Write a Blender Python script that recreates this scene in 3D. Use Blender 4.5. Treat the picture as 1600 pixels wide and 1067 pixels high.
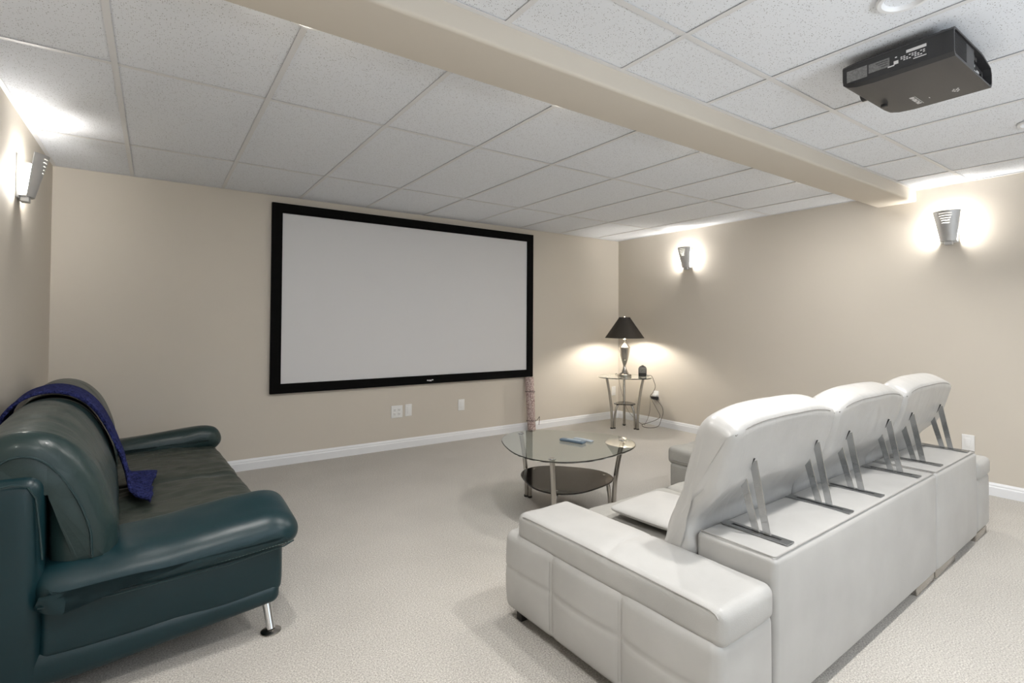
import bpy, bmesh, math, random
from mathutils import Vector, Matrix, noise
random.seed(7)
C = bpy.context.scene.collection
PI = math.pi
for o in list(bpy.data.objects):
    bpy.data.objects.remove(o)

# ------------------------------------------------------------------ camera
F_PX, CY = 804.5, 490.64
YAW, PITCH, ROLL, CAM_H = 0.60610, 0.01759, 0.00536, 1.2659
fw = Vector((math.sin(YAW)*math.cos(PITCH), math.cos(YAW)*math.cos(PITCH), math.sin(PITCH)))
rt = Vector((math.cos(YAW), -math.sin(YAW), 0)); up = rt.cross(fw)
rt2 = rt*math.cos(ROLL)+up*math.sin(ROLL); up2 = -rt*math.sin(ROLL)+up*math.cos(ROLL)
cd = bpy.data.cameras.new('camera'); cam = bpy.data.objects.new('camera', cd); C.objects.link(cam)
cd.sensor_fit = 'HORIZONTAL'; cd.sensor_width = 36.0; cd.lens = F_PX/1600*36
cd.shift_y = (CY-533.5)/1600; cd.clip_start = 0.02
cam.matrix_world = Matrix(((rt2.x, up2.x, -fw.x, 0), (rt2.y, up2.y, -fw.y, 0), (rt2.z, up2.z, -fw.z, CAM_H), (0, 0, 0, 1)))
bpy.context.scene.camera = cam

# ------------------------------------------------------------------ world, lights, exposure
H = 2.381; Y0 = 4.915; X0 = 5.162; XL = -0.621; YR = -3.2
w = bpy.data.worlds.new('world'); bpy.context.scene.world = w; w.use_nodes = True
w.node_tree.nodes['Background'].inputs[0].default_value = (0.75, 0.85, 1.0, 1)
w.node_tree.nodes['Background'].inputs[1].default_value = 0.8
vs = bpy.context.scene.view_settings
vs.view_transform = 'Standard'; vs.look = 'None'; vs.exposure = 0.13; vs.gamma = 1.0; vs.use_curve_mapping = False

def lamp_area(name, loc, rot, sx, sy, power, col, shape='RECTANGLE', spread=PI):
    l = bpy.data.lights.new(name, 'AREA'); l.shape = shape; l.size = sx; l.size_y = sy; l.energy = power; l.color = col; l.spread = spread
    o = bpy.data.objects.new(name, l); C.objects.link(o); o.location = loc; o.rotation_euler = rot; return o
WARM = (1.0, 0.93, 0.84); NEUT = (1.0, 0.975, 0.94); COOL = (0.86, 0.93, 1.0)
POTS = [(0.27, 0.665), (2.08, 0.665), (3.945, 0.665), (0.27, -1.45), (2.08, -1.45), (3.945, -1.45)]  # those outside the view are assumed and added for light
for (px_, py_), pw in zip(POTS, (10, 15, 10, 12, 16, 12)):
    lamp_area('downlight_and_fill_beam', (px_, py_, H-0.012), (0, 0, 0), 0.10, 0.10, pw, NEUT, 'DISK', spread=math.radians(124))
# added fill light aimed up at the ceiling, unseen behind the camera
lamp_area('ceiling_fill', (1.8, -1.9, 1.15), (PI, 0, 0), 1.2, 1.2, 88, COOL)
# added fill lights behind the beam, made as downlights, unseen from this camera
FILL_STRIP = [0.45, 1.67, 2.89, 4.11]
for px_ in FILL_STRIP:
    lamp_area('downlight_and_fill_beam', (px_, 1.950, H-0.012), (0, 0, 0), 0.09, 0.09, 13, NEUT, 'DISK')
# added area light as daylight at the assumed rear window, unseen behind the camera
lamp_area('assumed_window_light', (1.9, YR+0.03, 1.35), (PI/2, 0, 0), 3.6, 1.7, 16, COOL)

# ------------------------------------------------------------------ materials
def nt(name):
    m = bpy.data.materials.new(name); m.use_nodes = True
    t = m.node_tree; b = t.nodes['Principled BSDF']; return m, t, b
def N(t, k, **kw):
    n = t.nodes.new(k)
    for a, v in kw.items():
        if a in n.inputs: n.inputs[a].default_value = v
        else: setattr(n, a, v)
    return n
def simple(name, col, rough=0.5, metal=0.0, spec=0.5, nscale=0, nstr=0.1, ndist=0.002, vary=0.0, vscale=3.0, coat=0.0):
    m, t, b = nt(name)
    b.inputs['Base Color'].default_value = (*col, 1); b.inputs['Roughness'].default_value = rough
    b.inputs['Metallic'].default_value = metal; b.inputs['Specular IOR Level'].default_value = spec
    b.inputs['Coat Weight'].default_value = coat
    L = t.links.new
    g = N(t, 'ShaderNodeNewGeometry')
    if nscale:
        n = N(t, 'ShaderNodeTexNoise', Scale=nscale, Detail=4.0); L(g.outputs['Position'], n.inputs['Vector'])
        bp = N(t, 'ShaderNodeBump', Strength=nstr, Distance=ndist); L(n.outputs['Fac'], bp.inputs['Height']); L(bp.outputs[0], b.inputs['Normal'])
    if vary:
        n2 = N(t, 'ShaderNodeTexNoise', Scale=vscale, Detail=3.0); L(g.outputs['Position'], n2.inputs['Vector'])
        mr = N(t, 'ShaderNodeMapRange'); mr.inputs[1].default_value = 0.3; mr.inputs[2].default_value = 0.7; mr.inputs[3].default_value = 1-vary; mr.inputs[4].default_value = 1+vary
        L(n2.outputs['Fac'], mr.inputs[0])
        mx = N(t, 'ShaderNodeVectorMath', operation='SCALE'); mx.inputs[0].default_value = col; L(mr.outputs[0], mx.inputs['Scale']); L(mx.outputs[0], b.inputs['Base Color'])
    return m
def emis(name, col, s):
    m, t, b = nt(name); b.inputs['Base Color'].default_value = (*col, 1)
    b.inputs['Emission Color'].default_value = (*col, 1); b.inputs['Emission Strength'].default_value = s; return m

M_wall = simple('painted_wall', (0.61, 0.563, 0.494), 0.75, spec=0.25, nscale=180, nstr=0.12, ndist=0.001, vary=0.015, vscale=1.2)
M_trim = simple('white_trim', (0.80, 0.81, 0.83), 0.4)
M_grid = simple('ceiling_grid_metal', (0.72, 0.72, 0.73), 0.5)
M_black = simple('black_plastic', (0.012, 0.012, 0.013), 0.4)
M_velvet = simple('black_felt', (0.004, 0.004, 0.004), 0.9, spec=0.1)
M_screen = simple('screen_fabric', (0.68, 0.68, 0.69), 0.85, spec=0.1)
M_plate = simple('white_plastic', (0.80, 0.80, 0.79), 0.35)
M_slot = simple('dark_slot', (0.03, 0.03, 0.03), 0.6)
M_chrome = simple('polished_chrome', (0.72, 0.72, 0.72), 0.12, 1.0, nscale=6, nstr=0.04, ndist=0.01)
M_steel = simple('brushed_nickel', (0.46, 0.44, 0.41), 0.2, 1.0)
M_bar = simple('dull_steel_bar', (0.50, 0.51, 0.52), 0.22, 1.0, nscale=14, nstr=0.25, ndist=0.01)
M_plateSteel = simple('steel_slot_plate', (0.34, 0.35, 0.36), 0.35, 1.0)
M_rubber = simple('black_rubber', (0.02, 0.018, 0.016), 0.7)
M_proj = simple('charcoal_plastic', (0.030, 0.030, 0.032), 0.40, nscale=900, nstr=0.1, ndist=0.0004)
M_projr = simple('grey_vent_plastic', (0.062, 0.062, 0.064), 0.5)
M_projdark = simple('dark_vent_plastic', (0.012, 0.012, 0.013), 0.5)
M_label = simple('grey_label', (0.20, 0.20, 0.20), 0.5, vary=0.25, vscale=160)
M_labelw = simple('white_print', (0.75, 0.75, 0.75), 0.5)
M_shelf = simple('dark_brown_glass', (0.012, 0.008, 0.006), 0.08, spec=0.3)
M_throw = simple('navy_knit', (0.026, 0.032, 0.125), 0.95, spec=0.1, nscale=130, nstr=1.0, ndist=0.02, vary=0.6, vscale=75)
M_sconce = simple('satin_nickel', (0.52, 0.52, 0.52), 0.45, 0.5)
M_bulb = emis('sconce_glow', (1.0, 0.96, 0.90), 165)
M_bulb2 = emis('lamp_bulb_glow', (1.0, 0.94, 0.85), 600)
M_lens = emis('downlight_lens', (1.0, 0.97, 0.93), 0.8)
M_remote = simple('slate_plastic', (0.09, 0.13, 0.17), 0.35)
M_remote2 = simple('pale_grey_plastic', (0.32, 0.36, 0.40), 0.35)
M_btn = simple('light_buttons', (0.45, 0.52, 0.55), 0.4)
M_clock = simple('clock_black', (0.02, 0.02, 0.02), 0.3)
M_clockg = simple('clock_grey', (0.17, 0.17, 0.16), 0.45)
M_cord = simple('dark_cord', (0.06, 0.05, 0.045), 0.6)

# glossy leather with creases
def leather(name, col, rough, crease, cscale, pore=0.15, coat=0.0, vary=0.06, stretch=(1, 1, 1), dark=None):
    m, t, b = nt(name); L = t.links.new
    b.inputs['Roughness'].default_value = rough; b.inputs['Coat Weight'].default_value = coat
    tc = N(t, 'ShaderNodeTexCoord'); mp = N(t, 'ShaderNodeMapping'); mp.inputs['Scale'].default_value = stretch
    L(tc.outputs['Object'], mp.inputs[0])
    n1 = N(t, 'ShaderNodeTexNoise', Scale=cscale, Detail=3.0, Distortion=0.6); L(mp.outputs[0], n1.inputs['Vector'])
    v = N(t, 'ShaderNodeTexVoronoi', Scale=420.0); L(tc.outputs['Object'], v.inputs['Vector'])
    b1 = N(t, 'ShaderNodeBump', Strength=crease, Distance=0.012); L(n1.outputs['Fac'], b1.inputs['Height'])
    b2 = N(t, 'ShaderNodeBump', Strength=pore, Distance=0.0006); L(v.outputs['Distance'], b2.inputs['Height']); L(b1.outputs[0], b2.inputs['Normal'])
    L(b2.outputs[0], b.inputs['Normal'])
    n2 = N(t, 'ShaderNodeTexNoise', Scale=5.0, Detail=4.0); L(tc.outputs['Object'], n2.inputs['Vector'])
    mr = N(t, 'ShaderNodeMapRange'); mr.inputs[1].default_value = .3; mr.inputs[2].default_value = .7; mr.inputs[3].default_value = 1-vary; mr.inputs[4].default_value = 1+vary
    L(n2.outputs['Fac'], mr.inputs[0])
    mx = N(t, 'ShaderNodeVectorMath', operation='SCALE'); mx.inputs[0].default_value = col; L(mr.outputs[0], mx.inputs['Scale'])
    L(mx.outputs[0], b.inputs['Base Color'])
    return m
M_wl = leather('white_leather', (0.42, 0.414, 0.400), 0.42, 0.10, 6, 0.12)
M_wlh = leather('white_leather_stretched', (0.465, 0.458, 0.443), 0.30, 0.28, 7, 0.08, stretch=(2.2, 1, 1), coat=0.15)
M_wlp = leather('worn_white_leather', (0.405, 0.40, 0.386), 0.40, 0.14, 6, 0.5)
M_seat = leather('shaded_white_seat_leather', (0.32, 0.312, 0.288), 0.55, 0.5, 9, 0.15, stretch=(1.6, 0.8, 1))  # white leather with the headrests' shade put into its colour
M_green = leather('dark_green_leather', (0.005, 0.024, 0.030), 0.34, 0.10, 7, 0.15, coat=0.0)
M_greenb = leather('warm_lit_green_leather', (0.014, 0.031, 0.031), 0.33, 0.40, 8, 0.15, coat=0.05, stretch=(1.0, 2.0, 1.0))  # same green leather, warm light and sheen put into its tone
M_greens = leather('creased_green_seat_leather', (0.029, 0.037, 0.030), 0.38, 0.35, 7, 0.2, stretch=(0.9, 1.8, 1))
for m_ in (M_green, M_greenb, M_greens): m_.node_tree.nodes['Principled BSDF'].inputs['Specular IOR Level'].default_value = 0.38
M_pipe = simple('green_piping', (0.008, 0.028, 0.032), 0.4)
M_wpipe = simple('white_piping', (0.31, 0.30, 0.285), 0.5)
M_seam = simple('headrest_seam', (0.24, 0.23, 0.215), 0.6)
M_stitch = simple('pale_thread', (0.10, 0.15, 0.14), 0.7)

def carpet():
    m, t, b = nt('beige_carpet'); L = t.links.new
    g = N(t, 'ShaderNodeNewGeometry')
    n1 = N(t, 'ShaderNodeTexNoise', Scale=170.0, Detail=3.0, Roughness=0.75); L(g.outputs['Position'], n1.inputs['Vector'])
    n2 = N(t, 'ShaderNodeTexNoise', Scale=2.2, Detail=3.0); L(g.outputs['Position'], n2.inputs['Vector'])
    r1 = N(t, 'ShaderNodeValToRGB'); e = r1.color_ramp.elements
    e[0].position = 0.32; e[0].color = (0.27, 0.248, 0.217, 1); e[1].position = 0.66; e[1].color = (0.76, 0.725, 0.67, 1)
    L(n1.outputs['Fac'], r1.inputs[0])
    mr = N(t, 'ShaderNodeMapRange'); mr.inputs[1].default_value = .3; mr.inputs[2].default_value = .7; mr.inputs[3].default_value = .95; mr.inputs[4].default_value = 1.05
    L(n2.outputs['Fac'], mr.inputs[0])
    mx = N(t, 'ShaderNodeVectorMath', operation='SCALE'); L(r1.outputs[0], mx.inputs[0]); L(mr.outputs[0], mx.inputs['Scale']); L(mx.outputs[0], b.inputs['Base Color'])
    b.inputs['Roughness'].default_value = 1.0; b.inputs['Specular IOR Level'].default_value = 0.1
    b.inputs['Sheen Weight'].default_value = 0.2
    bp = N(t, 'ShaderNodeBump', Strength=0.9, Distance=0.008); L(n1.outputs['Fac'], bp.inputs['Height']); L(bp.outputs[0], b.inputs['Normal'])
    return m
M_carpet = carpet()
def tile_mat():
    m, t, b = nt('mineral_fibre_tile'); L = t.links.new
    g = N(t, 'ShaderNodeNewGeometry')
    v = N(t, 'ShaderNodeTexVoronoi', Scale=150.0); L(g.outputs['Position'], v.inputs['Vector'])
    sp = N(t, 'ShaderNodeSeparateColor'); L(v.outputs['Color'], sp.inputs[0])
    # pinholes: only some of the cells, of uneven size
    th = N(t, 'ShaderNodeMapRange'); th.inputs[1].default_value = 0.12; th.inputs[2].default_value = 1.0; th.inputs[3].default_value = 0.0; th.inputs[4].default_value = 0.34
    L(sp.outputs[0], th.inputs[0])
    lt = N(t, 'ShaderNodeMath', operation='LESS_THAN'); L(v.outputs['Distance'], lt.inputs[0]); L(th.outputs[0], lt.inputs[1])
    mx = N(t, 'ShaderNodeMix', data_type='RGBA'); mx.inputs['A'].default_value = (0.79, 0.815, 0.86, 1); mx.inputs['B'].default_value = (0.36, 0.36, 0.365, 1)
    L(lt.outputs[0], mx.inputs['Factor']); L(mx.outputs['Result'], b.inputs['Base Color'])
    b.inputs['Roughness'].default_value = 0.95; b.inputs['Specular IOR Level'].default_value = 0.1
    n3 = N(t, 'ShaderNodeTexNoise', Scale=260.0, Detail=2.0); L(g.outputs['Position'], n3.inputs['Vector'])
    bp = N(t, 'ShaderNodeBump', Strength=0.35, Distance=0.002); L(n3.outputs['Fac'], bp.inputs['Height']); L(bp.outputs[0], b.inputs['Normal'])
    return m
M_tile = tile_mat()
def glass(name, col, rough=0.0):
    m, t, b = nt(name)
    b.inputs['Base Color'].default_value = (*col, 1); b.inputs['Transmission Weight'].default_value = 1.0
    b.inputs['Roughness'].default_value = rough; b.inputs['IOR'].default_value = 1.5; return m
M_glass = glass('clear_green_glass', (0.90, 0.96, 0.93))
def shade_mat():
    m, t, b = nt('black_lampshade_fabric'); L = t.links.new
    b.inputs['Base Color'].default_value = (0.035, 0.03, 0.026, 1); b.inputs['Roughness'].default_value = 0.7
    tr = N(t, 'ShaderNodeBsdfTranslucent'); tr.inputs[0].default_value = (0.75, 0.68, 0.56, 1)
    mx = N(t, 'ShaderNodeMixShader'); mx.inputs[0].default_value = 0.2
    L(b.outputs[0], mx.inputs[1]); L(tr.outputs[0], mx.inputs[2]); L(mx.outputs[0], t.nodes['Material Output'].inputs[0])
    return m
M_shade = shade_mat()
def liner_mat():
    m, t, b = nt('frosted_liner_glass'); L = t.links.new
    b.inputs['Base Color'].default_value = (0.8, 0.8, 0.78, 1); b.inputs['Roughness'].default_value = 0.4
    tr = N(t, 'ShaderNodeBsdfTranslucent'); tr.inputs[0].default_value = (0.9, 0.88, 0.82, 1)
    mx = N(t, 'ShaderNodeMixShader'); mx.inputs[0].default_value = 0.06
    L(b.outputs[0], mx.inputs[1]); L(tr.outputs[0], mx.inputs[2]); L(mx.outputs[0], t.nodes['Material Output'].inputs[0])
    return m
M_liner = liner_mat()
M_shadein = simple('shade_lining', (0.75, 0.70, 0.60), 0.6)
def roll_mat():
    m, t, b = nt('printed_wrap'); L = t.links.new
    tc = N(t, 'ShaderNodeTexCoord')
    n = N(t, 'ShaderNodeTexNoise', Scale=38.0, Detail=4.0, Distortion=2.5); L(tc.outputs['Object'], n.inputs['Vector'])
    r = N(t, 'ShaderNodeValToRGB'); e = r.color_ramp.elements
    e[0].position = 0.40; e[0].color = (0.22, 0.13, 0.13, 1); e[1].position = 0.60; e[1].color = (0.62, 0.52, 0.48, 1)
    L(n.outputs['Fac'], r.inputs[0]); L(r.outputs[0], b.inputs['Base Color']); b.inputs['Roughness'].default_value = 0.45
    return m
M_roll = roll_mat()

# ------------------------------------------------------------------ mesh helpers
class G:
    def __init__(s, fn=None): s.v = []; s.f = []; s.fn = fn
    def add(s, vs_, fs, fn=None):
        k = len(s.v); f = fn or s.fn
        s.v += [tuple(f(Vector(p))) if f else tuple(p) for p in vs_]; s.f += [tuple(i+k for i in q) for q in fs]
        return s
def box(g, x0, x1, y0, y1, z0, z1, fn=None):
    g.add([(x, y, z) for x in (x0, x1) for y in (y0, y1) for z in (z0, z1)],
          [(0, 1, 3, 2), (4, 6, 7, 5), (0, 4, 5, 1), (2, 3, 7, 6), (0, 2, 6, 4), (1, 5, 7, 3)], fn); return g
def axis_pts(a, b, r, n, nb=4):
    r = min(r, (b-a)/2-1e-5)
    l = [a+r*(i/nb) for i in range(nb)]
    l += [a+r+(b-a-2*r)*i/n for i in range(n+1)]
    l += [b-r+r*(i+1)/nb for i in range(nb)]
    return l, r
def rbox(g, x0, x1, y0, y1, z0, z1, r, n=(6, 6, 4), puff=(0, 0, 0), fn=None, nb=4):
    """box with rounded edges, each face may bulge by puff; fn deforms it"""
    (X, rx), (Y, ry), (Z, rz) = axis_pts(x0, x1, r, n[0], nb), axis_pts(y0, y1, r, n[1], nb), axis_pts(z0, z1, r, n[2], nb)
    R = min(rx, ry, rz)
    (X, _), (Y, _), (Z, _) = axis_pts(x0, x1, R, n[0], nb), axis_pts(y0, y1, R, n[1], nb), axis_pts(z0, z1, R, n[2], nb)
    c = Vector(((x0+x1)/2, (y0+y1)/2, (z0+z1)/2)); h = Vector(((x1-x0)/2, (y1-y0)/2, (z1-z0)/2))
    idx = {}; vs_ = []; fs = []
    def vid(i, j, k):
        key = (i, j, k)
        if key not in idx:
            p = Vector((X[i], Y[j], Z[k]))
            q = Vector((min(max(p.x, x0+R), x1-R), min(max(p.y, y0+R), y1-R), min(max(p.z, z0+R), z1-R)))
            d = p-q
            if d.length > 1e-9: p = q+d.normalized()*R
            if any(puff):
                a = [(p[m]-c[m])/h[m] for m in range(3)]
                p = Vector([p[m]+(a[m])*puff[m]*(1-min(1, abs(a[(m+1) % 3])**2.5))*(1-min(1, abs(a[(m+2) % 3])**2.5)) for m in range(3)])
            idx[key] = len(vs_); vs_.append(p)
        return idx[key]
    nx, ny, nz = len(X)-1, len(Y)-1, len(Z)-1
    for i in range(nx):
        for j in range(ny):
            fs.append((vid(i, j, 0), vid(i, j+1, 0), vid(i+1, j+1, 0), vid(i+1, j, 0)))
            fs.append((vid(i, j, nz), vid(i+1, j, nz), vid(i+1, j+1, nz), vid(i, j+1, nz)))
    for i in range(nx):
        for k in range(nz):
            fs.append((vid(i, 0, k), vid(i+1, 0, k), vid(i+1, 0, k+1), vid(i, 0, k+1)))
            fs.append((vid(i, ny, k), vid(i, ny, k+1), vid(i+1, ny, k+1), vid(i+1, ny, k)))
    for j in range(ny):
        for k in range(nz):
            fs.append((vid(0, j, k), vid(0, j, k+1), vid(0, j+1, k+1), vid(0, j+1, k)))
            fs.append((vid(nx, j, k), vid(nx, j+1, k), vid(nx, j+1, k+1), vid(nx, j, k+1)))
    g.add(vs_, fs, fn); return g
def catmull(P, per=6, closed=True):
    out = []; n = len(P); P = [Vector(p) for p in P]
    rng = range(n) if closed else range(n-1)
    for i in rng:
        p0 = P[(i-1) % n] if closed or i > 0 else P[0]; p1 = P[i]; p2 = P[(i+1) % n]
        p3 = P[(i+2) % n] if closed or i < n-2 else P[-1]
        for k in range(per):
            t = k/per
            out.append(0.5*((2*p1)+(p2-p0)*t+(2*p0-5*p1+4*p2-p3)*t*t+(3*p1-p0-3*p2+p3)*t**3))
    if not closed: out.append(P[-1])
    return out
def loft(g, prof, t0, t1, r0, r1, n=10, place=None, fn=None, nb=6, capin=5, bulge=0.0, warp=None):
    """closed 2D profile swept from t0 to t1 with rounded ends; place(p,q,t)->xyz"""
    P = [Vector((p[0], p[1])) for p in prof]; m = len(P)
    area = sum(P[i].x*P[(i+1) % m].y-P[(i+1) % m].x*P[i].y for i in range(m))
    if area < 0: P.reverse()
    nrm = []
    for i in range(m):
        d = (P[(i+1) % m]-P[i-1]).normalized(); nrm.append(Vector((-d.y, d.x)))
    cen = sum(P, Vector((0, 0)))/m
    st = []
    for k in range(nb):
        a = PI/2*k/nb; st.append((t0+r0*(1-math.cos(a))*1.0 if r0 else t0, r0*(1-math.sin(a))))
    st2 = [(t0+r0+(t1-t0-r0-r1)*i/n, 0) for i in range(n+1)]
    st = [(t0+r0*(1-math.cos(PI/2*k/nb)), r0*(1-math.sin(PI/2*k/nb))) for k in range(nb)]+st2+[(t1-r1*(1-math.cos(PI/2*k/nb)), r1*(1-math.sin(PI/2*k/nb))) for k in range(nb-1, -1, -1)]
    rings = []
    def ring(t, off, sc):
        R_ = []
        for i in range(m):
            p = P[i]+nrm[i]*off
            p = cen+(p-cen)*sc
            if warp: p = warp(p, t)
            R_.append(place(p.x, p.y, t))
        return R_
    for c_ in range(capin):
        s_ = (c_+0.15)/capin; rings.append(ring(t0-bulge*(1-s_*s_), r0, s_))
    for t, off in st: rings.append(ring(t, off, 1))
    for c_ in range(capin-1, -1, -1):
        s_ = (c_+0.15)/capin; rings.append(ring(t1+bulge*(1-s_*s_), r1, s_))
    vs_ = [p for r_ in rings for p in r_]; fs = []
    for a in range(len(rings)-1):
        for i in range(m):
            j = (i+1) % m; fs.append((a*m+i, a*m+j, (a+1)*m+j, (a+1)*m+i))
    fs.append(tuple(range(m-1, -1, -1))); fs.append(tuple((len(rings)-1)*m+i for i in range(m)))
    g.add(vs_, fs, fn); return g
def lathe(g, prof, c=(0, 0, 0), seg=28, axis='z', fn=None, cap=True):
    vs_ = []; fs = []
    n = len(prof)
    for k in range(seg):
        a = 2*PI*k/seg
        for r, z in prof:
            x, y = r*math.cos(a), r*math.sin(a)
            p = (x, y, z) if axis == 'z' else ((z, x, y) if axis == 'x' else (x, z, y))
            vs_.append((p[0]+c[0], p[1]+c[1], p[2]+c[2]))
    for k in range(seg):
        k2 = (k+1) % seg
        for i in range(n-1): fs.append((k*n+i, k2*n+i, k2*n+i+1, k*n+i+1))
    if cap and prof[0][0] > 1e-6: fs.append(tuple(k*n for k in range(seg-1, -1, -1)))
    if cap and prof[-1][0] > 1e-6: fs.append(tuple(k*n+n-1 for k in range(seg)))
    g.add(vs_, fs, fn); return g
def tube(g, pts, r, seg=8, closed=False, fn=None, rr=None, flat=1.0):
    P = [Vector(p) for p in pts]; n = len(P); vs_ = []; fs = []
    ref = None
    for i in range(n):
        a = P[i-1] if (i > 0 or closed) else P[0]; b = P[(i+1) % n] if (i < n-1 or closed) else P[-1]
        d = (b-a)
        if d.length < 1e-9: d = Vector((0, 0, 1))
        d.normalize()
        if ref is None: ref = Vector((0, 0, 1)) if abs(d.z) < 0.9 else Vector((1, 0, 0))
        u = (ref-d*ref.dot(d)).normalized(); v = d.cross(u); ref = u
        R = rr[i] if rr else r
        for k in range(seg):
            t = 2*PI*k/seg; vs_.append(P[i]+u*R*math.cos(t)+v*R*flat*math.sin(t))
    for i in range(n if closed else n-1):
        j = (i+1) % n
        for k in range(seg):
            k2 = (k+1) % seg; fs.append((i*seg+k, i*seg+k2, j*seg+k2, j*seg+k))
    if not closed: fs += [tuple(range(seg-1, -1, -1)), tuple((n-1)*seg+k for k in range(seg))]
    g.add(vs_, fs, fn); return g
def disc_poly(g, outline, z0, z1, bev=0.0, fn=None):
    """flat slab with a polygon outline, edge slightly rounded"""
    n = len(outline); c = sum((Vector((p[0], p[1])) for p in outline), Vector((0, 0)))/n
    L_ = [(z0, 1-bev), (z0+(z1-z0)*.25, 1-bev*.25), ((z0+z1)/2, 1), (z1-(z1-z0)*.25, 1-bev*.25), (z1, 1-bev)]
    vs_ = [(c.x+(p[0]-c.x)*s_, c.y+(p[1]-c.y)*s_, z) for z, s_ in L_ for p in outline]; fs = []
    for a in range(4):
        for i in range(n): j = (i+1) % n; fs.append((a*n+i, a*n+j, (a+1)*n+j, (a+1)*n+i))
    fs += [tuple(range(n-1, -1, -1)), tuple(4*n+i for i in range(n))]
    g.add(vs_, fs, fn); return g
def mk(name, g, mat, parent=None, smooth=True, sharp=38, loc=None):
    me = bpy.data.meshes.new(name); me.from_pydata([tuple(v) for v in g.v], [], g.f); me.validate()
    bm = bmesh.new(); bm.from_mesh(me); bmesh.ops.recalc_face_normals(bm, faces=bm.faces)
    if smooth:
        for f in bm.faces: f.smooth = True
        for e in bm.edges:
            if len(e.link_faces) == 2 and e.calc_face_angle(0) > math.radians(sharp): e.smooth = False
    bm.to_mesh(me); bm.free()
    me.materials.append(mat)
    o = bpy.data.objects.new(name, me); C.objects.link(o)
    if parent: o.parent = parent
    if loc: o.location = loc
    return o
def tag(o, label, cat, group=None):
    o['label'] = label; o['category'] = cat
    if group: o['group'] = group
    return o
def thing(name, label, cat, loc=(0, 0, 0), rz=0, group=None):
    o = bpy.data.objects.new(name, None); C.objects.link(o); o.location = loc; o.rotation_euler = (0, 0, rz)
    o.empty_display_size = 0.05
    return tag(o, label, cat, group)
def struct(name, g, mat, smooth=False):
    o = mk(name, g, mat, smooth=smooth); o['kind'] = 'structure'; return o
def dup(root, loc, rz, label=None):
    r = root.copy(); C.objects.link(r); r.location = loc; r.rotation_euler = (0, 0, rz)
    if label: r['label'] = label
    for ch in list(root.children):
        c = ch.copy(); C.objects.link(c); c.parent = r
        for gch in ch.children:
            d = gch.copy(); C.objects.link(d); d.parent = c
    return r

# ================================================================== THE ROOM
T_ = 0.15
struct('floor', box(G(), XL-T_, X0+T_, YR-T_, Y0+T_, -0.1, 0), M_carpet)
struct('wall_back', box(G(), XL-T_, X0+T_, Y0, Y0+T_, 0, 2.8), M_wall)
struct('wall_right', box(G(), X0, X0+T_, YR-T_, Y0, 0, 2.8), M_wall)
struct('wall_left', box(G(), XL-T_, XL, YR-T_, Y0, 0, 2.8), M_wall)
# rear wall with an assumed window, unseen behind the camera
wx0, wx1, wz0, wz1 = 0.1, 3.7, 0.5, 2.2
g = G()
box(g, XL, wx0, YR-T_, YR, 0, 2.8); box(g, wx1, X0, YR-T_, YR, 0, 2.8)
box(g, wx0, wx1, YR-T_, YR, 0, wz0); box(g, wx0, wx1, YR-T_, YR, wz1, 2.8)
struct('wall_rear', g, M_wall)
g = G()
box(g, wx0, wx1, YR-0.1, YR-0.04, wz0, wz0+0.05); box(g, wx0, wx1, YR-0.1, YR-0.04, wz1-0.05, wz1)
for x in (wx0, (wx0+wx1)/2-0.025, wx1-0.05): box(g, x, x+0.05, YR-0.1, YR-0.04, wz0+0.05, wz1-0.05)
win = struct('assumed_window_1', g, M_trim)  # unseen window, assumed and added for its daylight
g = G(); box(g, wx0+0.05, wx1-0.05, YR-0.075, YR-0.069, wz0+0.05, wz1-0.05); mk('pane', g, M_glass, win, smooth=False)

# suspended ceiling
g = G(); box(g, XL-T_, X0+T_, YR-T_, Y0+T_, H+0.06, H+0.12)
ceil = struct('ceiling', g, M_grid)
BY0, BY1, BZ = 1.585, 1.868, 2.288
xs = [-0.160+0.61*k for k in range(0, 9)]
fl = 0.024
cols = [XL]+xs+[X0]
rows_far = [BY1, 2.804, 4.047, Y0]; rows_near = [YR, -2.42, -1.20, 0.02, 1.24, BY0]
tile_cache = {}
def tile(x0, x1, y0, y1):
    a, b = round(x1-x0, 3), round(y1-y0, 3); key = (a, b)
    if key not in tile_cache:
        gg = G(); e = 0.004; c0, c1 = -a/2+.002, a/2-.002; d0, d1 = -b/2+.002, b/2-.002
        gg.add([(c0+e, d0+e, 0), (c1-e, d0+e, 0), (c1-e, d1-e, 0), (c0+e, d1-e, 0), (c0, d0, .004), (c1, d0, .004), (c1, d1, .004), (c0, d1, .004), (c0, d0, .016), (c1, d0, .016), (c1, d1, .016), (c0, d1, .016)],
               [(3, 2, 1, 0), (8, 9, 10, 11)]+[(i+k*4, (i+1) % 4+k*4, (i+1) % 4+4+k*4, i+4+k*4) for k in (0, 1) for i in range(4)])
        tile_cache[key] = mk('ceiling_tile', gg, M_tile, ceil, smooth=False)
        o = tile_cache[key]
    else:
        o = tile_cache[key].copy(); C.objects.link(o)
    o.location = ((x0+x1)/2, (y0+y1)/2, H+0.0025+random.uniform(0, 0.0012))
    o.rotation_euler = (random.uniform(-1, 1)*0.0012, random.uniform(-1, 1)*0.002, 0)
for rws in (rows_far, rows_near):
    for i in range(len(cols)-1):
        for j in range(len(rws)-1):
            tile(cols[i], cols[i+1], rws[j], rws[j+1])
for x in xs:
    for a, b in ((BY1, Y0), (YR, BY0)):
        g = G(); box(g, x-fl/2, x+fl/2, a, b, H-0.0015, H+0.0002); box(g, x-0.003, x+0.003, a, b, H+0.0002, H+0.03)
        mk('grid_runner', g, M_grid, ceil, smooth=False)
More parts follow.
